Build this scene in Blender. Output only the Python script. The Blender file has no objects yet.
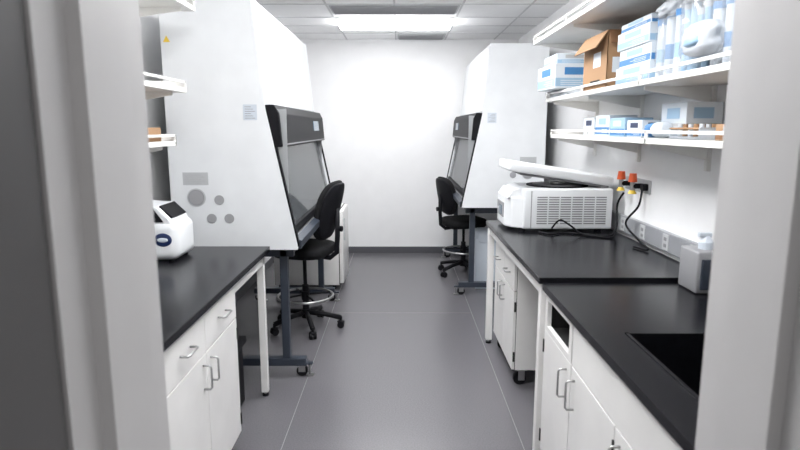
import bpy, bmesh, math, random
from mathutils import Vector, Matrix, Euler
random.seed(4)
scene = bpy.context.scene
scene.view_settings.view_transform = 'Standard'

# ---------------------------------------------------------------- materials
def mat(name, col, rough=0.5, metal=0.0, var=0.03, scale=6.0, bump=0.0, emis=0.0, coat=0.0, alpha=1.0, trans=0.0, spec=0.5):
    m = bpy.data.materials.new(name); m.use_nodes = True
    nt = m.node_tree; b = nt.nodes["Principled BSDF"]
    b.inputs["Roughness"].default_value = rough
    b.inputs["Metallic"].default_value = metal
    b.inputs["Coat Weight"].default_value = coat
    b.inputs["Alpha"].default_value = alpha
    b.inputs["Transmission Weight"].default_value = trans
    b.inputs["Specular IOR Level"].default_value = spec
    tc = nt.nodes.new("ShaderNodeTexCoord"); nz = nt.nodes.new("ShaderNodeTexNoise")
    nz.inputs["Scale"].default_value = scale; nz.inputs["Detail"].default_value = 3
    nt.links.new(tc.outputs["Object"], nz.inputs["Vector"])
    cr = nt.nodes.new("ShaderNodeValToRGB")
    cr.color_ramp.elements[0].position = 0.3; cr.color_ramp.elements[1].position = 0.7
    cr.color_ramp.elements[0].color = (*[c * (1 - var) for c in col], 1)
    cr.color_ramp.elements[1].color = (*[min(1, c * (1 + var)) for c in col], 1)
    nt.links.new(nz.outputs["Fac"], cr.inputs["Fac"]); nt.links.new(cr.outputs["Color"], b.inputs["Base Color"])
    if bump > 0:
        bp = nt.nodes.new("ShaderNodeBump"); bp.inputs["Strength"].default_value = bump; bp.inputs["Distance"].default_value = 0.002
        n2 = nt.nodes.new("ShaderNodeTexNoise"); n2.inputs["Scale"].default_value = scale * 25
        nt.links.new(tc.outputs["Object"], n2.inputs["Vector"])
        nt.links.new(n2.outputs["Fac"], bp.inputs["Height"]); nt.links.new(bp.outputs["Normal"], b.inputs["Normal"])
    if emis > 0:
        b.inputs["Emission Color"].default_value = (0.985, 0.99, 1.0, 1); b.inputs["Emission Strength"].default_value = emis
    return m

M_wall = mat("wall_paint", (0.86, 0.86, 0.865), 0.6, bump=0.1, var=0.015)
M_ceil = mat("ceiling_tile", (0.93, 0.93, 0.935), 0.8, bump=0.3, scale=12, var=0.015)
M_grid = mat("ceiling_grid", (0.60, 0.60, 0.61), 0.5)
M_frame = mat("frame_paint", (0.58, 0.57, 0.57), 0.4, bump=0.05)
M_door = mat("door_paint", (0.090, 0.087, 0.087), 0.5)
M_base = mat("vinyl_base", (0.08, 0.08, 0.09), 0.5)
M_cab = mat("cabinet_white", (0.78, 0.77, 0.755), 0.3)
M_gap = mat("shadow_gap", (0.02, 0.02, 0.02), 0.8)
M_epoxy = mat("black_epoxy", (0.007, 0.007, 0.009), 0.22, bump=0.04, scale=20, var=0.2, spec=0.2)
M_bsc = mat("enamel_white", (0.73, 0.745, 0.76), 0.3)
M_bscin = mat("steel_inner", (0.38, 0.39, 0.40), 0.35, metal=0.5)
M_blk = mat("black_plastic", (0.008, 0.008, 0.010), 0.5, spec=0.12)
M_blkf = mat("black_fabric", (0.009, 0.009, 0.010), 0.8, bump=0.4, scale=30, var=0.3, spec=0.2)
M_stand = mat("stand_bluegrey", (0.030, 0.038, 0.054), 0.4)
M_steel = mat("steel", (0.42, 0.42, 0.42), 0.3, metal=0.9)
M_grey = mat("grey_plastic", (0.24, 0.24, 0.25), 0.45)
M_lgrey = mat("light_grey", (0.46, 0.47, 0.48), 0.45)
M_mgrey = mat("mid_grey", (0.32, 0.32, 0.33), 0.45)
M_race = mat("raceway_grey", (0.32, 0.33, 0.35), 0.4, metal=0.2)
M_shelf = mat("shelf_white", (0.78, 0.77, 0.745), 0.4)
M_card = mat("cardboard", (0.34, 0.20, 0.105), 0.8, bump=0.2)
M_cardd = mat("cardboard_dark", (0.20, 0.10, 0.045), 0.8)
M_paper = mat("carton_white", (0.62, 0.67, 0.72), 0.5)
M_blue = mat("carton_blue", (0.05, 0.19, 0.42), 0.5)
M_lblue = mat("carton_lightblue", (0.30, 0.45, 0.60), 0.5)
M_navy = mat("navy", (0.012, 0.025, 0.085), 0.35)
M_orange = mat("orange_plastic", (0.75, 0.11, 0.025), 0.4)
M_yel = mat("yellow_label", (0.80, 0.56, 0.06), 0.5)
M_bag = mat("clear_poly_bag", (0.62, 0.66, 0.70), 0.12, alpha=0.30)
M_bagw = mat("white_poly_bag", (0.62, 0.65, 0.69), 0.25, bump=0.3, alpha=0.8)
M_tubep = mat("white_poly", (0.55, 0.60, 0.66), 0.35)
M_lamp = mat("light_lens_added", (0.9, 0.9, 0.9), 0.5, emis=31.0)  # lens for the added panels outside the view
M_lamp2 = mat("light_lens", (0.9, 0.9, 0.9), 0.5, emis=20.0)
M_vent = mat("vent_grey", (0.36, 0.36, 0.37), 0.5)
M_screen = mat("screen_bluegrey", (0.10, 0.16, 0.22), 0.15)
M_glass = mat("sash_glass", (0.12, 0.13, 0.14), 0.08, alpha=0.5, var=0.01)

def floor_mat():
    m = bpy.data.materials.new("vinyl_floor"); m.use_nodes = True
    nt = m.node_tree; b = nt.nodes["Principled BSDF"]
    tc = nt.nodes.new("ShaderNodeTexCoord")
    n1 = nt.nodes.new("ShaderNodeTexNoise"); n1.inputs["Scale"].default_value = 140; n1.inputs["Detail"].default_value = 4
    nt.links.new(tc.outputs["Object"], n1.inputs["Vector"])
    cr = nt.nodes.new("ShaderNodeValToRGB")
    cr.color_ramp.elements[0].position = 0.35; cr.color_ramp.elements[1].position = 0.65
    cr.color_ramp.elements[0].color = (0.112, 0.108, 0.118, 1); cr.color_ramp.elements[1].color = (0.142, 0.137, 0.149, 1)
    nt.links.new(n1.outputs["Fac"], cr.inputs["Fac"]); nt.links.new(cr.outputs["Color"], b.inputs["Base Color"])
    b.inputs["Roughness"].default_value = 0.26
    bp = nt.nodes.new("ShaderNodeBump"); bp.inputs["Strength"].default_value = 0.10; bp.inputs["Distance"].default_value = 0.001
    nt.links.new(n1.outputs["Fac"], bp.inputs["Height"]); nt.links.new(bp.outputs["Normal"], b.inputs["Normal"])
    return m
M_floor = floor_mat()
M_seam = mat("floor_seam", (0.20, 0.20, 0.21), 0.5)

# ---------------------------------------------------------------- builder
class B:
    def __init__(s, name):
        s.name = name; s.bm = bmesh.new(); s.mats = []
    def _add(s, t, m, smooth=False, M=None):
        if m not in s.mats: s.mats.append(m)
        i = s.mats.index(m)
        if M is not None: bmesh.ops.transform(t, matrix=M, verts=t.verts)
        bmesh.ops.recalc_face_normals(t, faces=t.faces)
        for f in t.faces: f.material_index = i; f.smooth = smooth
        me = bpy.data.meshes.new("t"); t.to_mesh(me); t.free()
        s.bm.from_mesh(me); bpy.data.meshes.remove(me)
    def box(s, x0, x1, y0, y1, z0, z1, m, bev=0.0, seg=2, rot=None, piv=None):
        if x0 > x1: x0, x1 = x1, x0
        t = bmesh.new(); bmesh.ops.create_cube(t, size=1)
        c = Vector(((x0+x1)/2, (y0+y1)/2, (z0+z1)/2))
        bmesh.ops.scale(t, vec=(x1-x0, abs(y1-y0), abs(z1-z0)), verts=t.verts)
        if bev > 0: bmesh.ops.bevel(t, geom=t.edges[:], offset=bev, segments=seg, profile=0.5, affect='EDGES')
        Mx = Matrix.Translation(c)
        if rot:
            p = Vector(piv) if piv else c
            Mx = Matrix.Translation(p) @ Euler(rot).to_matrix().to_4x4() @ Matrix.Translation(-p) @ Mx
        s._add(t, m, bev > 0.004, Mx)
    def cyl(s, p0, p1, r, m, seg=20, r2=None):
        p0 = Vector(p0); p1 = Vector(p1); d = p1 - p0
        t = bmesh.new()
        bmesh.ops.create_cone(t, cap_ends=True, segments=seg, radius1=r, radius2=r if r2 is None else r2, depth=d.length)
        q = Vector((0, 0, 1)).rotation_difference(d.normalized())
        s._add(t, m, False, Matrix.Translation((p0+p1)/2) @ q.to_matrix().to_4x4())
    def prism(s, pts, a0, a1, m, axis='y', bev=0.0, seg=2):
        t = bmesh.new()
        def P(p, a):
            if axis == 'y': return (p[0], a, p[1])
            if axis == 'z': return (p[0], p[1], a)
            return (a, p[0], p[1])
        v0 = [t.verts.new(P(p, a0)) for p in pts]; v1 = [t.verts.new(P(p, a1)) for p in pts]
        t.faces.new(v0); t.faces.new(v1[::-1])
        n = len(pts)
        for i in range(n): t.faces.new((v0[i], v0[(i+1) % n], v1[(i+1) % n], v1[i]))
        if bev > 0: bmesh.ops.bevel(t, geom=t.edges[:], offset=bev, segments=seg, profile=0.5, affect='EDGES')
        s._add(t, m, False)
    def tube(s, pts, r, m, seg=8, closed=False):
        pts = [Vector(p) for p in pts]; n = len(pts); t = bmesh.new(); rings = []
        up = Vector((0, 0, 1))
        prev = None
        for i, p in enumerate(pts):
            if closed: d = pts[(i+1) % n] - pts[i-1]
            else: d = pts[min(i+1, n-1)] - pts[max(i-1, 0)]
            d.normalize()
            if prev is None:
                a = up if abs(d.dot(up)) < 0.9 else Vector((1, 0, 0))
                u = d.cross(a).normalized()
            else:
                u = (prev - d * prev.dot(d)).normalized()
            prev = u; w = d.cross(u)
            rings.append([t.verts.new(p + (u*math.cos(2*math.pi*k/seg) + w*math.sin(2*math.pi*k/seg))*r) for k in range(seg)])
        for i in range(n if closed else n-1):
            a = rings[i]; b = rings[(i+1) % n]
            for k in range(seg): t.faces.new((a[k], a[(k+1) % seg], b[(k+1) % seg], b[k]))
        if not closed:
            t.faces.new(rings[0]); t.faces.new(rings[-1][::-1])
        s._add(t, m, True)
    def ell(s, c, r, m, e=0.5, e2=None, rot=(0, 0, 0), bend=0.0, nu=28, nv=18, jit=0.0):
        """superellipsoid; e = squareness vertical, e2 = squareness plan; bend: x += bend*y^2"""
        if e2 is None: e2 = e
        sp = lambda v, p: math.copysign(abs(v)**p, v)
        t = bmesh.new(); rows = []
        for j in range(1, nv):
            ph = -math.pi/2 + math.pi*j/nv; row = []
            for i in range(nu):
                th = 2*math.pi*i/nu
                x = r[0]*sp(math.cos(ph), e)*sp(math.cos(th), e2)
                y = r[1]*sp(math.cos(ph), e)*sp(math.sin(th), e2)
                z = r[2]*sp(math.sin(ph), e)
                x += bend*y*y
                k = 1 + random.uniform(-jit, jit)
                row.append(t.verts.new((x*k, y*k, z)))
            rows.append(row)
        vb = t.verts.new((0, 0, -r[2])); vt = t.verts.new((0, 0, r[2]))
        for a, b in zip(rows, rows[1:]):
            for i in range(nu): t.faces.new((a[i], a[(i+1) % nu], b[(i+1) % nu], b[i]))
        for i in range(nu):
            t.faces.new((vb, rows[0][(i+1) % nu], rows[0][i])); t.faces.new((vt, rows[-1][i], rows[-1][(i+1) % nu]))
        s._add(t, m, True, Matrix.Translation(c) @ Euler(rot).to_matrix().to_4x4())
    def done(s, M=None):
        if M is not None: bmesh.ops.transform(s.bm, matrix=M, verts=s.bm.verts)
        xs = [v.co.x for v in s.bm.verts]; ys = [v.co.y for v in s.bm.verts]; zs = [v.co.z for v in s.bm.verts]
        o = Vector(((min(xs)+max(xs))/2, (min(ys)+max(ys))/2, min(zs)))
        bmesh.ops.translate(s.bm, vec=-o, verts=s.bm.verts)
        me = bpy.data.meshes.new(s.name); s.bm.to_mesh(me); s.bm.free()
        for m in s.mats: me.materials.append(m)
        ob = bpy.data.objects.new(s.name, me); ob.location = o
        scene.collection.objects.link(ob); return ob

# ---------------------------------------------------------------- dimensions
XL, XR, YF, YB, ZC = -1.53, 1.45, 0.93, 7.38, 2.67

# ---------------------------------------------------------------- room shell
b = B("floor"); b.box(-3, 3, -2.0, YB+0.1, -0.1, 0, M_floor)
for x in (-0.60, 0.627): b.box(x-0.0018, x+0.0018, YF, YB, 0, 0.0006, M_seam)
for y in (2.1, 4.9): b.box(-0.60, 0.627, y-0.0018, y+0.0018, 0, 0.0006, M_seam)
b.done()
b = B("wall_left"); b.box(XL-0.1, XL, YF-0.2, YB+0.1, 0, ZC, M_wall); b.done()
b = B("wall_right"); b.box(XR, XR+0.1, YF-0.2, YB+0.1, 0, ZC, M_wall); b.done()
b = B("wall_back"); b.box(XL, XR, YB, YB+0.1, 0, ZC, M_wall); b.done()
DL, DR = -0.406, 0.521
b = B("wall_front")
b.box(-3, DL-0.04, 0.70, 0.925, 0, ZC, M_wall); b.box(DR+0.04, 3, 0.70, 0.925, 0, ZC, M_wall)
b.box(DL-0.04, DR+0.04, 0.70, 0.925, 2.16, ZC, M_wall); b.done()
b = B("baseboard_back"); b.box(XL, XR, YB-0.006, YB, 0, 0.085, M_base, 0.002); b.done()
b = B("baseboard_left"); b.box(XL, XL+0.006, YF, YB-0.006, 0, 0.085, M_base, 0.002); b.done()
b = B("baseboard_right"); b.box(XR-0.006, XR, YF, YB-0.006, 0, 0.085, M_base, 0.002); b.done()

# steel door frame with stop (one profile per jamb, extruded)
b = B("trim_1")
for (x, s) in ((DL, -1), (DR, 1)):
    pr = [(x, 0.667), (x, 0.735), (x-s*0.017, 0.739), (x-s*0.017, 0.862), (x, 0.866), (x, 0.948),
          (x+s*0.05, 0.948), (x+s*0.05, 0.930), (x+s*0.037, 0.930), (x+s*0.037, 0.698), (x+s*0.06, 0.698), (x+s*0.06, 0.667)]
    b.prism(pr, 0, 2.16, M_frame, axis='z')
b.box(DL, DR, 0.668, 0.947, 2.12, 2.16, M_frame, 0.003)
b.box(DL+0.017, DR-0.017, 0.74, 0.861, 2.10, 2.121, M_frame, 0.003)
b.box(DR-0.002, DR+0.01, 0.69, 0.715, 0.97, 1.09, M_steel, 0.002)
b.done()
b = B("door_1")
b.box(DL-0.052, DL-0.004, -0.25, 0.664, 0.012, 2.10, M_door, 0.002)
b.box(DL-0.012, DL-0.001, 0.25, 0.50, 0.35, 1.20, M_door, 0.004)
b.box(DL-0.012, DL-0.001, 0.25, 0.50, 1.50, 1.95, M_door, 0.004)
b.cyl((DL-0.012, -0.17, 1.0), (DL+0.03, -0.17, 1.0), 0.025, M_steel)
b.cyl((DL+0.03, -0.18, 1.0), (DL+0.03, -0.06, 1.0), 0.009, M_steel)
b.done()

# ceiling with grid
b = B("ceiling")
b.box(XL-0.1, XR+0.1, YF-0.2, YB+0.1, ZC, ZC+0.08, M_ceil)
gx = [-1.25, -0.65, -0.05, 0.55, 1.15]
gy = [0.95, 1.06, 1.67, 2.28, 2.89, 3.50, 4.11, 4.72, 5.33, 5.94, 6.42, 6.90]
for x in gx: b.box(x-0.009, x+0.009, YF, YB, ZC-0.004, ZC, M_grid)
for y in gy: b.box(XL, XR, y-0.009, y+0.009, ZC-0.0045, ZC, M_grid)
b.done()
for (y0, y1, ml) in ((5.96, 6.40, M_lamp2), (3.54, 4.07, M_lamp), (1.70, 2.24, M_lamp)):  # the two nearer panels are unseen, added to brighten the room
    b = B("ceiling_light_panel")
    b.box(-0.635, 0.535, y0, y1, ZC-0.012, ZC-0.005, M_cab)
    b.box(-0.615, 0.515, y0+0.02, y1-0.02, ZC-0.055, ZC-0.012, ml); b.done()
def vent(x0, x1, y0, y1, n):
    b = B("air_vent")
    b.box(x0, x1, y0, y1, ZC-0.010, ZC-0.005, M_lgrey)
    b.box(x0+0.02, x1-0.02, y0+0.02, y1-0.02, ZC-0.012, ZC-0.009, M_grey)
    for i in range(n):
        y = y0+0.03+(y1-y0-0.06)*i/(n-1)
        b.box(x0+0.02, x1-0.02, y-0.005, y+0.005, ZC-0.020, ZC-0.010, M_vent, rot=(0.5, 0, 0))
    b.done()
vent(-0.03, 0.53, 6.92, 7.30, 12)
vent(-0.63, 0.53, 5.36, 5.72, 12)

# ---------------------------------------------------------------- furniture helpers
def pull(b, x, y, z, s, vert=True, L=0.10):
    o = -s*0.032
    if vert: pts = [(x, y, z-L/2), (x+o*0.8, y, z-L/2), (x+o, y, z-L/2+0.008), (x+o, y, z+L/2-0.008), (x+o*0.8, y, z+L/2), (x, y, z+L/2)]
    else: pts = [(x, y-L/2, z), (x+o*0.8, y-L/2, z), (x+o, y-L/2+0.008, z), (x+o, y+L/2-0.008, z), (x+o*0.8, y+L/2, z), (x, y+L/2, z)]
    b.tube(pts, 0.0045, M_steel)

def carcass(b, s, xf, y0, y1, z0, z1, depth, t=0.018, kick=True):
    xb = xf+s*depth
    b.box(xf, xb, y0, y0+t, z0, z1, M_cab); b.box(xf, xb, y1-t, y1, z0, z1, M_cab)
    b.box(xf, xb, y0+t, y1-t, z0, z0+t, M_cab); b.box(xb-s*t, xb, y0+t, y1-t, z0+t, z1, M_cab)
    b.box(xf+s*0.001, xf+s*0.02, y0+t, y1-t, z1-0.02, z1, M_cab)
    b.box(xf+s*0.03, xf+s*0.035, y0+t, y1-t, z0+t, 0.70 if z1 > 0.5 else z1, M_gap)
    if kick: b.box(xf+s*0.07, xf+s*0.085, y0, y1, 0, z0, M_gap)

def front(b, s, xf, y0, y1, z0, z1, g=0.0025, m=None):
    b.box(xf-s*0.019, xf, y0+g, y1-g, z0+g, z1-g, m or M_cab, 0.002)

# ---------------------------------------------------------------- left bench
HB = 0.91
XLc = -0.77
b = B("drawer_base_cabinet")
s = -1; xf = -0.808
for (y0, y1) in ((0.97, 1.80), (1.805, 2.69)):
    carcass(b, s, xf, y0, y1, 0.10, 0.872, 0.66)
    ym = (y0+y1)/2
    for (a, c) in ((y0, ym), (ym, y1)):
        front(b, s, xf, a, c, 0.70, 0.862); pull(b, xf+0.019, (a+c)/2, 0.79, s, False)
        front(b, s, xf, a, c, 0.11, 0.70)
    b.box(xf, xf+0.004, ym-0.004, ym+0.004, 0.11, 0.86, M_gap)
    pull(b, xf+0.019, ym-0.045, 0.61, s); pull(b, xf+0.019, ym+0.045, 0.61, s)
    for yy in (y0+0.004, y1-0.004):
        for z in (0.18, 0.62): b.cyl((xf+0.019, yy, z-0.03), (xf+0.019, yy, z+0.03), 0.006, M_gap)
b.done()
b = B("countertop")
b.box(XL+0.008, XLc, 0.97, 3.37, 0.878, HB, M_epoxy, 0.003)
b.box(XL+0.008, XL+0.028, 0.97, 3.37, HB, HB+0.10, M_epoxy, 0.003)
b.done()
b = B("bench_frame")
b.box(-1.50, -0.80, 3.30, 3.34, 0.815, 0.877, M_cab, 0.002)
b.box(-0.835, -0.795, 2.70, 3.34, 0.815, 0.877, M_cab, 0.002)
b.box(-1.50, -1.46, 2.70, 3.34, 0.815, 0.877, M_cab, 0.002)
for x in (-0.815, -1.48):
    b.box(x-0.02, x+0.02, 3.29, 3.33, 0.025, 0.877, M_cab, 0.003)
    b.cyl((x, 3.31, 0.0), (x, 3.31, 0.012), 0.019, M_blk); b.cyl((x, 3.31, 0.01), (x, 3.31, 0.03), 0.008, M_steel)
b.box(-1.49, -1.47, 2.9, 3.3, 0.3, 0.34, M_cab, 0.002)
b.done()
b = B("storage_crate")
b.box(-1.42, -0.92, 2.90, 3.24, 0.0, 0.36, M_blk, 0.012)
b.box(-1.44, -0.90, 2.88, 3.26, 0.36, 0.40, M_blk, 0.01)
for i in range(4): b.box(-1.38+i*0.12, -1.30+i*0.12, 2.892, 2.90, 0.08, 0.3, M_gap)
b.done()

# ---------------------------------------------------------------- right bench near (sink)
XRc = 0.644
b = B("sink_countertop")
X1 = XR-0.008
sx0, sx1, sy0, sy1 = 0.78, 1.20, 1.22, 1.88
for (x0, x1, y0, y1) in ((XRc, sx0, 0.97, 2.545), (sx1, X1, 0.97, 2.545), (sx0, sx1, 0.97, sy0), (sx0, sx1, sy1, 2.545)):
    b.box(x0, x1, y0, y1, 0.878, HB, M_epoxy)
b.box(X1-0.02, X1, 0.97, 2.545, HB, HB+0.10, M_epoxy, 0.002)
b.box(sx0-0.012, sx0, sy0-0.012, sy1+0.012, 0.66, 0.905, M_epoxy); b.box(sx1, sx1+0.012, sy0-0.012, sy1+0.012, 0.66, 0.905, M_epoxy)
b.box(sx0, sx1, sy0-0.012, sy0, 0.66, 0.905, M_epoxy); b.box(sx0, sx1, sy1, sy1+0.012, 0.66, 0.905, M_epoxy)
b.box(sx0-0.012, sx1+0.012, sy0-0.012, sy1+0.012, 0.65, 0.665, M_epoxy)
for (x0, x1, y0, y1) in ((sx0-0.014, sx0-0.002, sy0-0.014, sy1+0.014), (sx0-0.014, sx1+0.014, sy1+0.002, sy1+0.014), (sx1+0.002, sx1+0.014, sy0-0.014, sy1+0.014)):
    b.box(x0, x1, y0, y1, HB-0.002, HB+0.003, M_epoxy, 0.0012)
b.cyl((0.99, 1.55, 0.665), (0.99, 1.55, 0.668), 0.045, M_steel)
b.cyl((1.29, 1.55, 0.91), (1.29, 1.55, 0.95), 0.028, M_steel)
b.tube([(1.29, 1.55, 0.93), (1.29, 1.55, 1.16), (1.27, 1.55, 1.21), (1.22, 1.55, 1.235), (1.15, 1.55, 1.23), (1.11, 1.55, 1.20), (1.10, 1.55, 1.13)], 0.011, M_steel, 12)
for yy in (1.47, 1.63): b.cyl((1.29, yy, 0.91), (1.29, yy, 0.97), 0.014, M_steel); b.box(1.24, 1.30, yy-0.008, yy+0.008, 0.97, 0.985, M_steel, 0.004)
b.done()
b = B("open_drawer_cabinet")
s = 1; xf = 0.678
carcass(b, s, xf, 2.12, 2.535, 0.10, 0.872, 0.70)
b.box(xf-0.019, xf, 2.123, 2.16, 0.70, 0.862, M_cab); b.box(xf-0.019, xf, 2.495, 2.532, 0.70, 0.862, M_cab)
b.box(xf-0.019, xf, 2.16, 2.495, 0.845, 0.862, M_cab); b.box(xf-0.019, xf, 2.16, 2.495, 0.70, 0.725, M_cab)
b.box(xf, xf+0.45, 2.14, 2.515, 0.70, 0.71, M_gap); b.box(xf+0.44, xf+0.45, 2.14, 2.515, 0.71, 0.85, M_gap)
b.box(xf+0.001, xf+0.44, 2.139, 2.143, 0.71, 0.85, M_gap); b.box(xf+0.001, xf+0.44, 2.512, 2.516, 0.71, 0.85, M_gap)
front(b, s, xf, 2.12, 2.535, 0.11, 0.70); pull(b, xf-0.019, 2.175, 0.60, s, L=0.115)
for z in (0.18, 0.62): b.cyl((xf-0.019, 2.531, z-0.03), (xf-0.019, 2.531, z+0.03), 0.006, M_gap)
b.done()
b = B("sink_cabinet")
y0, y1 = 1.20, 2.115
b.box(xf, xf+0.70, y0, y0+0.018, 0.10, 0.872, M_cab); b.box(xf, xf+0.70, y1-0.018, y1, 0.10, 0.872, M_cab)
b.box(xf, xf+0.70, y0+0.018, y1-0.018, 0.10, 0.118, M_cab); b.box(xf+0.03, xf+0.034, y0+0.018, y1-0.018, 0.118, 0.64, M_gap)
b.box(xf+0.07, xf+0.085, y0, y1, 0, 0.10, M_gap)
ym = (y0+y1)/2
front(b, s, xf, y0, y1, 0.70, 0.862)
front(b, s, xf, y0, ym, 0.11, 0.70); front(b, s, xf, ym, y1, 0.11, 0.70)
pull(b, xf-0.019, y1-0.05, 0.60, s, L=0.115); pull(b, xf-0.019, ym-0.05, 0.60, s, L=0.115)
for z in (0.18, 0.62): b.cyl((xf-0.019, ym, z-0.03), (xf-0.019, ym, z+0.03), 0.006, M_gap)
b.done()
b = B("filler_cabinet")
carcass(b, s, xf, 0.98, 1.195, 0.10, 0.872, 0.70); front(b, s, xf, 0.98, 1.195, 0.11, 0.862); b.done()

# ---------------------------------------------------------------- right bench far (table)
HT = 0.93; XTc = 0.632; TY0, TY1 = 2.56, 4.22
b = B("lab_table")
b.box(XTc, XR-0.03, TY0, TY1, HT-0.03, HT, M_epoxy, 0.003)
for (x0, x1, y0, y1) in ((XTc+0.02, XTc+0.05, TY0+0.02, TY1-0.02), (XR-0.08, XR-0.05, TY0+0.02, TY1-0.02)):
    b.box(x0, x1, y0, y1, HT-0.09, HT-0.031, M_cab, 0.002)
for y in (TY0+0.02, TY1-0.05): b.box(XTc+0.05, XR-0.08, y, y+0.03, HT-0.09, HT-0.031, M_cab, 0.002)
for x in (XTc+0.035, XR-0.065):
    for y in (TY0+0.035, TY1-0.035):
        b.box(x-0.022, x+0.022, y-0.022, y+0.022, 0.03, HT-0.032, M_cab, 0.003)
        b.cyl((x, y, 0.0), (x, y, 0.012), 0.02, M_blk); b.cyl((x, y, 0.01), (x, y, 0.032), 0.008, M_steel)
b.done()
b = B("mobile_cabinet")
cx, cy0, cy1 = 0.715, 3.42, 4.12
b.box(cx, cx+0.56, cy0, cy1, 0.11, 0.80, M_cab, 0.004)
b.box(cx-0.004, cx, cy0+0.004, cy1-0.004, 0.115, 0.795, M_gap)
cm = (cy0+cy1)/2
for (a, c) in ((cy0, cm), (cm, cy1)):
    b.box(cx-0.022, cx-0.003, a+0.003, c-0.003, 0.62, 0.795, M_cab, 0.002); pull(b, cx-0.022, (a+c)/2, 0.71, 1, False)
    b.box(cx-0.022, cx-0.003, a+0.003, c-0.003, 0.115, 0.614, M_cab, 0.002)
pull(b, cx-0.022, cm-0.045, 0.53, 1); pull(b, cx-0.022, cm+0.045, 0.53, 1)
for z in (0.2, 0.52): b.cyl((cx-0.012, cy0-0.003, z-0.03), (cx-0.012, cy0-0.003, z+0.03), 0.006, M_gap)
for x in (cx+0.05, cx+0.50):
    for y in (cy0+0.05, cy1-0.05):
        b.box(x-0.03, x+0.03, y-0.03, y+0.03, 0.10, 0.11, M_steel)
        b.box(x-0.02, x+0.02, y-0.018, y-0.014, 0.03, 0.10, M_steel); b.box(x-0.02, x+0.02, y+0.014, y+0.018, 0.03, 0.10, M_steel)
        b.cyl((x-0.01, y-0.012, 0.04), (x-0.01, y+0.012, 0.04), 0.04, M_blk, 24)
b.done()

# ---------------------------------------------------------------- wall shelves
def shelf(side, xw, xe, z, y0, y1, rail=True):
    b = B("wall_shelf")
    s = side
    b.box(xw, xe, y0, y1, z, z+0.026, M_shelf, 0.003)
    if rail:
        b.box(xe, xe+s*0.010, y0, y1, z+0.048, z+0.062, M_shelf, 0.002)
        n = max(2, int((y1-y0)/0.8)+1)
        for i in range(n):
            y = y0+0.01+(y1-y0-0.02)*i/(n-1)
            b.box(xe, xe+s*0.010, y-0.01, y+0.01, z, z+0.062, M_shelf, 0.001)
        b.box(xe, xw, y1-0.008, y1, z+0.026, z+0.062, M_shelf)
    yy = y1-0.12
    while yy > y0:
        b.prism([(xw, z-0.001), (xe+s*0.03, z-0.001), (xe+s*0.03, z-0.018), (xw, z-0.075)], yy-0.004, yy+0.004, M_shelf)
        yy -= 0.8
    b.done()
shelf(1, XR-0.02, 0.98, 2.20, 1.0, 4.45); shelf(1, XR-0.02, 1.09, 1.79, 1.0, 4.45); shelf(1, XR-0.02, 1.136, 1.527, 1.0, 4.45)
shelf(-1, XL+0.02, -1.07, 2.20, 1.0, 3.18); shelf(-1, XL+0.02, -1.14, 1.785, 1.0, 3.18); shelf(-1, XL+0.02, -1.21, 1.505, 1.0, 3.18)
b = B("shelf_standards")
for y in (4.33, 3.53, 2.73, 1.93, 1.13): b.box(XR-0.02, XR, y-0.012, y+0.012, 1.40, 2.40, M_shelf)
b.done()
b = B("shelf_standards")
for y in (3.06, 2.26, 1.46): b.box(XL, XL+0.02, y-0.012, y+0.012, 1.40, 2.40, M_shelf)
b.done()

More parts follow.
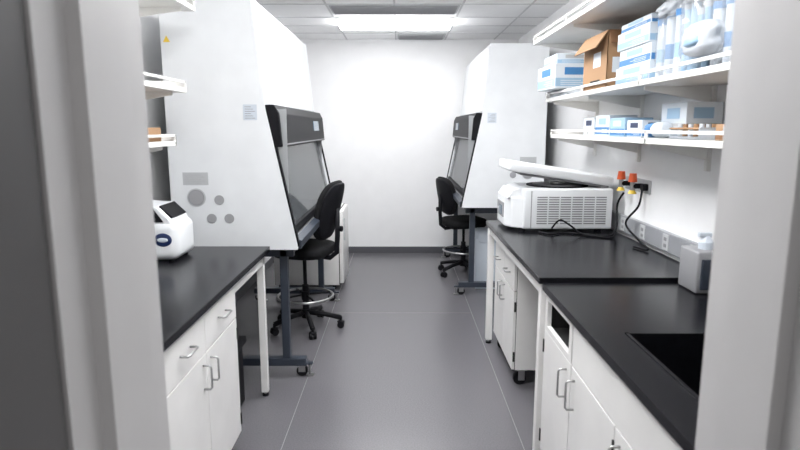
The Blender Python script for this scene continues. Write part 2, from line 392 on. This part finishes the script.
# ---------------------------------------------------------------- biosafety cabinets
def bsc(s, xf, Y0, Y1):
    b = B("biosafety_cabinet")
    X = lambda d: s*(xf+d)
    Z0, ZK, ZT, D = 0.87, 1.71, 2.34, 0.75
    K, T = 0.165, 0.225
    pr = [(X(0), Z0), (X(0.0), Z0+0.03), (X(K), ZK), (X(T), ZT), (X(D), ZT), (X(D), Z0)]
    for y in (Y0, Y1-0.035): b.prism(pr, y, y+0.035, M_bsc, bev=0.003)
    b.prism([(X(K+0.004), ZK-0.02), (X(T+0.004), ZT-0.004), (X(D-0.004), ZT-0.004), (X(D-0.004), ZK-0.02)], Y0+0.034, Y1-0.034, M_bsc)
    b.box(X(D-0.05), X(D-0.005), Y0+0.034, Y1-0.034, Z0, ZK, M_bscin)
    b.box(X(0.02), X(D-0.01), Y0+0.034, Y1-0.034, Z0+0.01, Z0+0.075, M_bscin)
    b.box(X(0.05), X(D-0.05), Y0+0.034, Y0+0.037, Z0+0.07, ZK, M_bscin); b.box(X(0.10), X(D-0.05), Y1-0.037, Y1-0.034, Z0+0.07, ZK, M_bscin)
    b.prism([(X(-0.015), Z0+0.0), (X(-0.02), Z0+0.05), (X(0.03), Z0+0.075), (X(0.08), Z0+0.076), (X(0.08), Z0)], Y0+0.036, Y1-0.036, M_stand, bev=0.003)
    ln = lambda z: K*(z-Z0-0.03)/(ZK-Z0-0.03)
    za, zb = Z0+0.12, 1.56
    b.prism([(X(ln(za)+0.018), za), (X(ln(za)+0.024), za), (X(ln(zb)+0.024), zb), (X(ln(zb)+0.018), zb)], Y0+0.05, Y1-0.05, M_glass)
    b.prism([(X(ln(za)+0.000), za-0.02), (X(ln(za)+0.030), za-0.02), (X(ln(za)+0.033), za+0.015), (X(ln(za)+0.004), za+0.015)], Y0+0.05, Y1-0.05, M_blk)
    for y in (Y0+0.003, Y1-0.033):
        b.prism([(X(-0.012), Z0+0.02), (X(0.006), Z0+0.02), (X(ln(1.52)+0.006), 1.52), (X(ln(1.52)-0.012), 1.52)], y, y+0.03, M_blk)
    zc0, zc1 = 1.49, 1.735
    cp = [(X(ln(zc0)+0.03), zc0), (X(ln(zc0)-0.045), zc0), (X(K-0.075), zc1-0.05), (X(K-0.05), zc1), (X(K+0.03), zc1)]
    b.prism(cp, Y0+0.004, Y1-0.004, M_blk, bev=0.004)
    dx0, dx1 = ln(zc0)-0.045, K-0.075
    def onface(f): return dx0+(dx1-dx0)*f, zc0+(zc1-0.05-zc0)*f
    (a0, z0), (a1, z1) = onface(0.45), onface(0.85)
    b.prism([(X(a0), z0), (X(a0-0.004), z0), (X(a1-0.004), z1), (X(a1), z1)], Y1-0.62, Y1-0.34, M_screen)
    (a0, z0), (a1, z1) = onface(0.04), onface(0.08)
    b.prism([(X(a0), z0), (X(a0-0.003), z0), (X(a1-0.003), z1), (X(a1), z1)], Y0+0.05, Y1-0.05, M_grey)
    b.prism([(X(K+0.002), ZK+0.03), (X(K-0.002), ZK+0.03), (X(K-0.002), ZK+0.04), (X(K+0.003), ZK+0.04)], Y0+0.035, Y1-0.035, M_lgrey)
    y = Y0
    def disc(d, z, r, m, p=0.004): b.cyl((X(d), y-p, z), (X(d), y+0.002, z), r, m, 32)
    disc(0.595, 1.19, 0.055, M_lgrey); disc(0.595, 1.19, 0.047, M_grey, 0.006); disc(0.595, 1.19, 0.043, M_mgrey, 0.008)
    for (d, z) in ((0.46, 1.175), (0.51, 1.063), (0.405, 1.063)): disc(d, z, 0.029, M_mgrey)
    b.box(X(0.67), X(0.52), y-0.002, y, 1.265, 1.34, M_lgrey)
    for i in range(5): b.box(X(0.66), X(0.56-0.02*(i % 2)), y-0.003, y, 1.276+i*0.012, 1.2775+i*0.012, M_mgrey)
    b.box(X(0.295), X(0.215), y-0.0015, y, 1.645, 1.735, M_tubep)
    for i in range(6): b.box(X(0.285), X(0.225 + 0.012*(i % 3)), y-0.0025, y, 1.655+i*0.013, 1.658+i*0.013, M_grey)
    b.prism([(X(0.735), 2.085), (X(0.695), 2.085), (X(0.715), 2.12)], y-0.002, y, M_yel)
    b.box(X(0.3), X(0.7), Y0+0.4, Y1-0.4, ZT, ZT+0.05, M_lgrey, 0.004)
    fy = (Y0+0.15, Y1-0.15)
    for yy in fy:
        for d in (0.09, 0.66): b.box(X(d), X(d+0.05), yy-0.025, yy+0.025, 0.10, Z0+0.005, M_stand, 0.004)
        b.box(X(-0.01), X(0.74), yy-0.03, yy+0.03, 0.075, 0.125, M_stand, 0.004)
        b.box(X(0.05), X(0.72), yy-0.025, yy+0.025, 0.80, 0.865, M_stand, 0.003)
        for d in (0.02, 0.70):
            b.box(X(d)-0.022, X(d)+0.022, yy-0.02, yy-0.015, 0.03, 0.08, M_steel); b.box(X(d)-0.022, X(d)+0.022, yy+0.015, yy+0.02, 0.03, 0.08, M_steel)
            b.cyl((X(d), yy-0.013, 0.036), (X(d), yy+0.013, 0.036), 0.036, M_blk, 24)
            b.cyl((X(d)-s*0.05, yy, 0.0), (X(d)-s*0.05, yy, 0.01), 0.026, M_steel, 20); b.cyl((X(d)-s*0.05, yy, 0.01), (X(d)-s*0.05, yy, 0.09), 0.007, M_steel)
            b.box(X(d)-s*0.07, X(d), yy-0.02, yy+0.02, 0.08, 0.09, M_stand)
    b.box(X(0.67), X(0.70), fy[0], fy[1], 0.30, 0.36, M_stand, 0.003)
    b.box(X(0.06), X(0.10), fy[0], fy[1], 0.81, 0.865, M_stand, 0.003)
    return b.done()
bsc(-1, 0.62, 3.45, 5.42)
bsc(1, 0.575, 5.33, 7.28)

# ---------------------------------------------------------------- lab chairs
def chair(px, py, ang, seat_z=0.62, back_z=0.98, backh=0.21, tilt=0.2):
    b = B("lab_stool_chair")
    for k in range(5):
        a = 2*math.pi*k/5+0.3
        c, sn = math.cos(a), math.sin(a)
        b.tube([(0.02*c, 0.02*sn, 0.13), (0.15*c, 0.15*sn, 0.115), (0.28*c, 0.28*sn, 0.085)], 0.02, M_blk, 10)
        wx, wy = 0.28*c, 0.28*sn
        b.cyl((wx, wy, 0.05), (wx, wy, 0.095), 0.01, M_blk)
        t = Vector((-sn, c, 0))
        for o in (-0.016, 0.016):
            p = Vector((wx, wy, 0.028))+t*o
            b.cyl(p-t*0.009, p+t*0.009, 0.028, M_blk, 20)
        b.ell((wx, wy, 0.05), (0.03, 0.026, 0.014), M_blk, 0.8, nu=16, nv=8)
    b.cyl((0, 0, 0.09), (0, 0, 0.16), 0.035, M_blk); b.cyl((0, 0, 0.16), (0, 0, 0.36), 0.026, M_blk)
    b.cyl((0, 0, 0.36), (0, 0, seat_z-0.07), 0.015, M_blk)
    zr = 0.27
    b.tube([(0.22*math.cos(2*math.pi*i/36), 0.22*math.sin(2*math.pi*i/36), zr) for i in range(36)], 0.010, M_steel, 10, closed=True)
    b.cyl((0, 0, zr-0.03), (0, 0, zr+0.04), 0.033, M_blk)
    for k in range(4):
        a = math.pi/4+k*math.pi/2; b.tube([(0.03*math.cos(a), 0.03*math.sin(a), zr+0.01), (0.22*math.cos(a), 0.22*math.sin(a), zr)], 0.008, M_blk)
    b.box(-0.10, 0.16, -0.07, 0.07, seat_z-0.085, seat_z-0.045, M_blk, 0.01)
    b.tube([(0.0, 0.05, seat_z-0.06), (0.02, 0.2, seat_z-0.065), (0.0, 0.26, seat_z-0.06)], 0.007, M_blk)
    b.ell((0, 0, seat_z-0.012), (0.225, 0.235, 0.048), M_blkf, 0.45, 0.6)
    b.ell((0, 0, seat_z-0.04), (0.21, 0.22, 0.024), M_blk, 0.3, 0.6)
    b.tube([(0.10, 0, seat_z-0.065), (0.22, 0, seat_z-0.075), (0.275, 0, seat_z-0.03), (0.285, 0, seat_z+0.10), (0.285, 0, back_z)], 0.02, M_blk, 10)
    b.ell((0.235, 0, back_z-0.02), (0.036, 0.20, backh), M_blkf, 0.70, 0.8, rot=(0, tilt, 0), bend=-1.1)
    b.ell((0.262, 0, back_z-0.02), (0.022, 0.185, backh*0.93), M_blk, 0.70, 0.8, rot=(0, tilt, 0), bend=-1.1)
    b.cyl((0.30, -0.0, back_z-0.16), (0.325, 0, back_z-0.16), 0.022, M_blk)
    b.done(Matrix.Translation((px, py, 0)) @ Euler((0, 0, ang)).to_matrix().to_4x4())
chair(-0.76, 4.52, math.radians(-16), 0.67, 0.99, 0.24, 0.26)
chair(0.70, 6.30, math.radians(180+20), 0.60, 0.90, 0.21)

# ---------------------------------------------------------------- white units under / beyond
b = B("undercounter_fridge")
b.box(-1.25, -0.60, 5.62, 6.22, 0.05, 0.80, M_cab, 0.01)
b.box(-0.602, -0.56, 5.625, 6.215, 0.07, 0.795, M_cab, 0.008)
b.box(-0.605, -0.598, 5.62, 6.22, 0.06, 0.80, M_gap)
b.box(-0.56, -0.545, 5.66, 5.68, 0.5, 0.72, M_lgrey, 0.003)
for x in (-1.2, -0.66):
    for y in (5.67, 6.17): b.cyl((x, y, 0), (x, y, 0.05), 0.02, M_blk)
b.done()
b = B("waste_bin")
b.prism([(0.76, 0.0), (0.74, 0.52), (1.04, 0.52), (1.02, 0.0)], 5.66, 5.96, M_tubep, bev=0.01)
b.ell((0.89, 5.81, 0.52), (0.155, 0.165, 0.07), M_tubep, 0.5, jit=0.05)
b.done()

# ---------------------------------------------------------------- big centrifuge on table
b = B("benchtop_centrifuge")
zt = HT
b.box(0.80, 1.375, 3.72, 4.19, zt+0.02, zt+0.285, M_bsc, 0.014, 3)
b.prism([(0.83, 3.722), (0.735, 3.79), (0.70, 3.86), (0.70, 4.14), (0.83, 4.188)], zt+0.02, zt+0.225, M_bsc, axis='z', bev=0.010, seg=3)
b.prism([(0.83, zt+0.215), (0.705, zt+0.215), (0.74, zt+0.265), (0.83, zt+0.29)], 3.80, 4.16, M_bsc, bev=0.006)
b.box(0.694, 0.701, 3.88, 4.11, zt+0.075, zt+0.175, M_grey, 0.003)
b.box(0.691, 0.696, 3.93, 4.02, zt+0.09, zt+0.15, M_screen, 0.002)
for i in range(3): b.cyl((0.691, 4.04+0.022*i, zt+0.12), (0.697, 4.04+0.022*i, zt+0.12), 0.007, M_lgrey)
for r in range(12):
    for c in range(6):
        x0 = 0.885+c*0.076
        b.box(x0, x0+0.066, 3.7165, 3.722, zt+0.055+r*0.0155, zt+0.0625+r*0.0155, M_grey)
b.box(0.845, 0.851, 3.717, 3.722, zt+0.03, zt+0.27, M_mgrey)
b.cyl((1.07, 3.955, zt+0.283), (1.07, 3.955, zt+0.292), 0.205, M_blk, 48)
b.cyl((1.07, 3.955, zt+0.292), (1.07, 3.955, zt+0.297), 0.165, M_grey, 48)
b.cyl((1.07, 3.955, zt+0.295), (1.07, 3.955, zt+0.31), 0.05, M_steel, 24)
rot = (0, math.radians(8.5), 0)
b.box(0.70, 1.385, 3.74, 4.17, zt+0.346, zt+0.408, M_bsc, 0.016, 3, rot=rot)
b.box(0.78, 1.33, 3.78, 4.13, zt+0.328, zt+0.350, M_grey, 0.006, rot=rot)
for yy in (3.80, 4.11): b.box(1.30, 1.36, yy-0.03, yy+0.03, zt+0.275, zt+0.342, M_grey, 0.006)
for x in (0.80, 1.30):
    for y in (3.77, 4.13): b.cyl((x, y, zt), (x, y, zt+0.024), 0.022, M_blk)
b.done()

# ---------------------------------------------------------------- small instrument, left bench
b = B("benchtop_thermocycler")
b.box(-1.49, -1.150, 2.94, 3.22, 0.918, 1.12, M_bsc, 0.045, 6)
b.prism([(-1.48, 1.08), (-1.168, 1.085), (-1.182, 1.13), (-1.25, 1.20), (-1.48, 1.215)], 2.96, 3.20, M_bsc, bev=0.014, seg=3)
b.prism([(-1.190, 1.135), (-1.250, 1.194), (-1.243, 1.204), (-1.180, 1.142)], 2.98, 3.18, M_blk, bev=0.002)
b.prism([(-1.42, 1.12), (-1.22, 1.12), (-1.27, 1.19), (-1.42, 1.19)], 2.955, 2.962, M_blk, bev=0.001)
b.ell((-1.222, 2.941, 1.03), (0.046, 0.006, 0.036), M_navy, 1.0)
b.ell((-1.222, 2.936, 1.03), (0.028, 0.004, 0.012), M_tubep, 1.0)
for x in (-1.46, -1.20):
    for y in (2.98, 3.18): b.cyl((x, y, 0.91), (x, y, 0.925), 0.014, M_blk)
b.done()

# ---------------------------------------------------------------- wall raceway + services
b = B("electrical_raceway")
b.box(XR-0.028, XR, 2.60, 4.9, 0.945, 1.05, M_race, 0.004)
for y in (2.75, 3.05, 3.35, 3.65, 3.95):
    b.box(XR-0.033, XR-0.027, y-0.035, y+0.035, 0.955, 1.04, M_lgrey, 0.002)
    for z in (0.98, 1.015): b.box(XR-0.035, XR-0.032, y-0.015, y+0.015, z-0.01, z+0.01, M_grey, 0.002)
b.done()
b = B("gas_valve_fixture")
b.box(XR-0.012, XR, 3.34, 3.70, 1.22, 1.30, M_lgrey, 0.004)
for y in (3.62, 3.44):
    b.cyl((XR-0.01, y, 1.26), (XR-0.07, y, 1.26), 0.016, M_blk)
    b.cyl((XR-0.07, y, 1.235), (XR-0.07, y, 1.285), 0.014, M_steel)
    b.cyl((XR-0.07, y, 1.285), (XR-0.07, y, 1.335), 0.026, M_orange, 16, r2=0.02)
    b.cyl((XR-0.07, y, 1.215), (XR-0.07, y, 1.24), 0.026, M_yel, 16, r2=0.012)
b.done()
b = B("power_cord")
def curve(pts, n=10):
    pts = [Vector(p) for p in pts]; out = []
    P = [pts[0]]+pts+[pts[-1]]
    for i in range(1, len(P)-2):
        for k in range(n):
            t = k/n; p0, p1, p2, p3 = P[i-1], P[i], P[i+1], P[i+2]
            out.append(0.5*((2*p1)+(-p0+p2)*t+(2*p0-5*p1+4*p2-p3)*t*t+(-p0+3*p1-3*p2+p3)*t**3))
    out.append(pts[-1]); return out
b.box(XR-0.045, XR-0.013, 3.35, 3.39, 1.24, 1.28, M_blk, 0.004)
b.tube(curve([(XR-0.04, 3.37, 1.245), (XR-0.06, 3.36, 1.15), (XR-0.08, 3.48, 1.03), (XR-0.07, 3.30, 0.96), (XR-0.09, 3.12, 0.942), (XR-0.13, 3.22, 0.938)]), 0.0065, M_blk)
b.tube(curve([(XR-0.05, 3.62, 1.20), (XR-0.07, 3.66, 1.12), (XR-0.09, 3.60, 0.98), (XR-0.15, 3.55, 0.939), (1.18, 3.60, 0.938), (1.06, 3.66, 0.938), (0.95, 3.62, 0.938), (0.90, 3.70, 0.938)]), 0.0065, M_blk)
b.tube(curve([(0.98, 3.70, 0.96), (1.02, 3.66, 1.02), (1.08, 3.62, 0.99), (1.13, 3.60, 0.95), (1.2, 3.55, 0.938), (1.30, 3.5, 0.938), (1.36, 3.62, 0.96)]), 0.006, M_blk)
b.done()
b = B("paper_towel_dispenser")
b.box(1.24, 1.40, 2.36, 2.52, 0.912, 1.09, M_grey, 0.008)
b.box(1.255, 1.385, 2.352, 2.362, 0.93, 1.06, M_stand, 0.004)
b.done()
b = B("spray_bottle")
b.cyl((1.31, 2.44, 1.09), (1.31, 2.44, 1.12), 0.03, M_tubep); b.cyl((1.31, 2.44, 1.12), (1.31, 2.44, 1.145), 0.03, M_tubep, 20, r2=0.012)
b.box(1.275, 1.33, 2.43, 2.45, 1.14, 1.16, M_tubep, 0.004)
b.done()

# ---------------------------------------------------------------- shelf contents
def carton(name, x0, x1, y0, y1, z0, h, mats, rz=0.0):
    b = B(name)
    b.box(x0, x1, y0, y1, z0, z0+h, mats[0], 0.003)
    b.box(x0-0.001, x0+0.002, y0+0.004, y1-0.004, z0+h*0.08, z0+h*0.42, mats[1])
    b.box(x0+0.004, x1-0.004, y0-0.001, y0+0.002, z0+h*0.08, z0+h*0.42, mats[1])
    L = y1-y0
    b.box(x0-0.0015, x0+0.001, y0+L*0.25, y0+L*0.75, z0+h*0.55, z0+h*0.85, mats[2])
    W = x1-x0
    b.box(x0+W*0.2, x0+W*0.75, y0-0.0015, y0+0.001, z0+h*0.55, z0+h*0.85, mats[2])
    for i in range(3):
        zz = z0+h*(0.14+0.08*i)
        b.box(x0-0.002, x0, y0+L*0.12, y0+L*(0.5+0.12*(i % 2)), zz, zz+h*0.025, mats[0])
        b.box(x0+W*0.12, x0+W*(0.55+0.1*(i % 2)), y0-0.002, y0, zz, zz+h*0.025, mats[0])
    ob = b.done()
    ob.rotation_euler = (0, 0, rz); return ob
ZM = 1.8165
carton("glove_carton", 1.02, 1.34, 3.98, 4.38, ZM+0.046, 0.16, (M_paper, M_lblue, M_blue), 0.05)
b = B("foam_tray"); b.box(1.11, 1.36, 3.96, 4.40, ZM, ZM+0.045, M_paper, 0.004); b.done()
carton("glove_carton", 1.05, 1.34, 4.02, 4.36, ZM+0.207, 0.07, (M_paper, M_lblue, M_lgrey))
b = B("cardboard_box")
x0, x1, y0, y1, z0, h = 1.11, 1.38, 3.22, 3.62, ZM, 0.30
t = 0.005
b.box(x0, x1, y0, y1, z0, z0+t, M_card); b.box(x0, x0+t, y0, y1, z0, z0+h, M_card); b.box(x1-t, x1, y0, y1, z0, z0+h, M_card)
b.box(x0, x1, y0, y0+t, z0, z0+h, M_card); b.box(x0, x1, y1-t, y1, z0, z0+h, M_card)
b.box(x0-0.11, x0+0.002, y0+0.005, y1-0.005, z0+h-t, z0+h, M_card, rot=(0, math.radians(-55), 0), piv=(x0, 0, z0+h))
b.box(x0+0.005, x1-0.005, y0-0.08, y0+0.002, z0+h-t, z0+h, M_cardd, rot=(math.radians(60), 0, 0), piv=(0, y0, z0+h))
b.box(x0+0.03, x0+0.16, y0-0.001, y0+0.001, z0+0.08, z0+0.16, M_paper)
b.box(x0-0.001, x0+0.001, y0+0.1, y0+0.26, z0+0.03, z0+0.05, M_blk)
b.box(x0-0.001, x0+0.001, y0+0.1, y0+0.22, z0+0.12, z0+0.20, M_paper)
b.done()
z = ZM
for i, (h, m) in enumerate(((0.085, M_lblue), (0.085, M_blue), (0.085, M_lblue), (0.04, M_blue))):
    carton("tissue_carton", 1.13+0.008*(i % 2), 1.37, 2.72+0.01*i, 3.13-0.02*(i % 2), z, h, (M_paper, m, M_lblue)); z += h+0.001
def bagp(cx, cy, z0, rx, ry, h, nb, capm, bodym):
    b = B("bag_of_lab_tubes")
    for i in range(nb):
        for j in range(3):
            x = cx-rx*0.62+rx*0.62*j; y = cy-ry*0.72+ry*1.44*i/max(1, nb-1)
            r = min(ry*0.62/nb, rx*0.26)
            hh = h*random.uniform(0.55, 0.80)
            b.cyl((x, y, z0+0.006), (x, y, z0+hh), r, bodym, 14); b.cyl((x, y, z0+hh), (x, y, z0+hh+0.025), r*1.15, capm, 14)
            if j == 0: b.cyl((x, y, z0+hh*0.3), (x, y, z0+hh*0.55), r*1.03, M_blue if i % 2 else M_lblue, 14)
    b.ell((cx, cy, z0+h/2+0.003), (rx, ry, h/2), M_bag, 0.35, 0.5, jit=0.06)
    # gathered, knotted neck of the bag flopping towards the shelf edge
    b.ell((cx-0.05, cy, z0+h*0.93), (rx*0.75, ry*0.75, 0.035), M_bagw, 0.8, jit=0.15, rot=(0, -0.5, 0))
    b.done()
bagp(1.22, 2.57, ZM, 0.10, 0.115, 0.32, 3, M_blue, M_tubep)
bagp(1.21, 2.33, ZM, 0.10, 0.110, 0.33, 4, M_lgrey, M_lblue)
bagp(1.21, 2.09, ZM, 0.10, 0.115, 0.32, 3, M_blue, M_tubep)
bagp(1.21, 1.83, ZM, 0.10, 0.125, 0.33, 3, M_lgrey, M_tubep)
b = B("bag_of_gloves")
b.ell((1.105, 2.20, ZM+0.105), (0.045, 0.11, 0.062), M_bagw, 0.7, jit=0.10); b.ell((1.09, 2.20, ZM+0.10), (0.040, 0.07, 0.03), M_lblue, 0.8, jit=0.1)
b.done()
ZTp = 2.2265
carton("storage_carton", 1.06, 1.40, 2.35, 3.00, ZTp, 0.20, (M_paper, M_lgrey, M_grey))
ZL = 1.554
carton("slide_carton", 1.20, 1.36, 3.38, 3.62, ZL, 0.12, (M_paper, M_blue, M_lblue))
carton("slide_carton", 1.19, 1.34, 3.12, 3.34, ZL, 0.10, (M_lblue, M_blue, M_paper))
carton("slide_carton", 1.19, 1.34, 2.90, 3.09, ZL, 0.085, (M_paper, M_blue, M_navy))
carton("pipette_tip_carton", 1.26, 1.42, 2.60, 2.85, ZL, 0.16, (M_paper, M_lgrey, M_lblue))
carton("slide_carton", 1.22, 1.38, 3.70, 3.92, ZL, 0.11, (M_paper, M_lgrey, M_navy))
b = B("bag_of_gloves")
b.ell((1.20, 2.80, ZL+0.035), (0.03, 0.05, 0.033), M_blue, 0.8, jit=0.08); b.ell((1.20, 2.70, ZL+0.038), (0.04, 0.06, 0.036), M_tubep, 0.8, jit=0.08); b.done()
b = B("tube_rack")
b.box(1.17, 1.34, 2.30, 2.56, ZL, ZL+0.01, M_tubep, 0.002); b.box(1.17, 1.34, 2.30, 2.56, ZL+0.04, ZL+0.048, M_card, 0.002)
for y in (2.302, 2.552): b.box(1.17, 1.34, y-0.002, y+0.004, ZL, ZL+0.048, M_tubep)
for i in range(3):
    for j in range(5): b.cyl((1.20+i*0.05, 2.34+j*0.045, ZL+0.012), (1.20+i*0.05, 2.34+j*0.045, ZL+0.062), 0.010, M_card if (i+j) % 2 else M_tubep, 10)
b.done()
carton("slide_carton", 1.20, 1.38, 2.02, 2.24, ZL, 0.06, (M_card, M_cardd, M_paper))
carton("cardboard_carton", -1.40, -1.235, 2.86, 3.04, 1.532, 0.07, (M_card, M_cardd, M_paper))
carton("cardboard_carton", -1.42, -1.25, 2.55, 2.80, 1.532, 0.045, (M_card, M_orange, M_paper))

# ---------------------------------------------------------------- world + camera
w = bpy.data.worlds.new("World"); scene.world = w; w.use_nodes = True
w.node_tree.nodes["Background"].inputs[0].default_value = (0.85, 0.84, 0.84, 1)
w.node_tree.nodes["Background"].inputs[1].default_value = 0.6

cam = bpy.data.cameras.new("Camera"); co = bpy.data.objects.new("Camera", cam); scene.collection.objects.link(co)
cam.sensor_width = 36; cam.lens = 581/800*36
co.location = (0, 0, 1.6); co.rotation_euler = (math.radians(90-9.48), 0, 0)
cam.clip_start = 0.01
cam.dof.use_dof = True; cam.dof.focus_distance = 4.3; cam.dof.aperture_fstop = 4.0
scene.camera = co
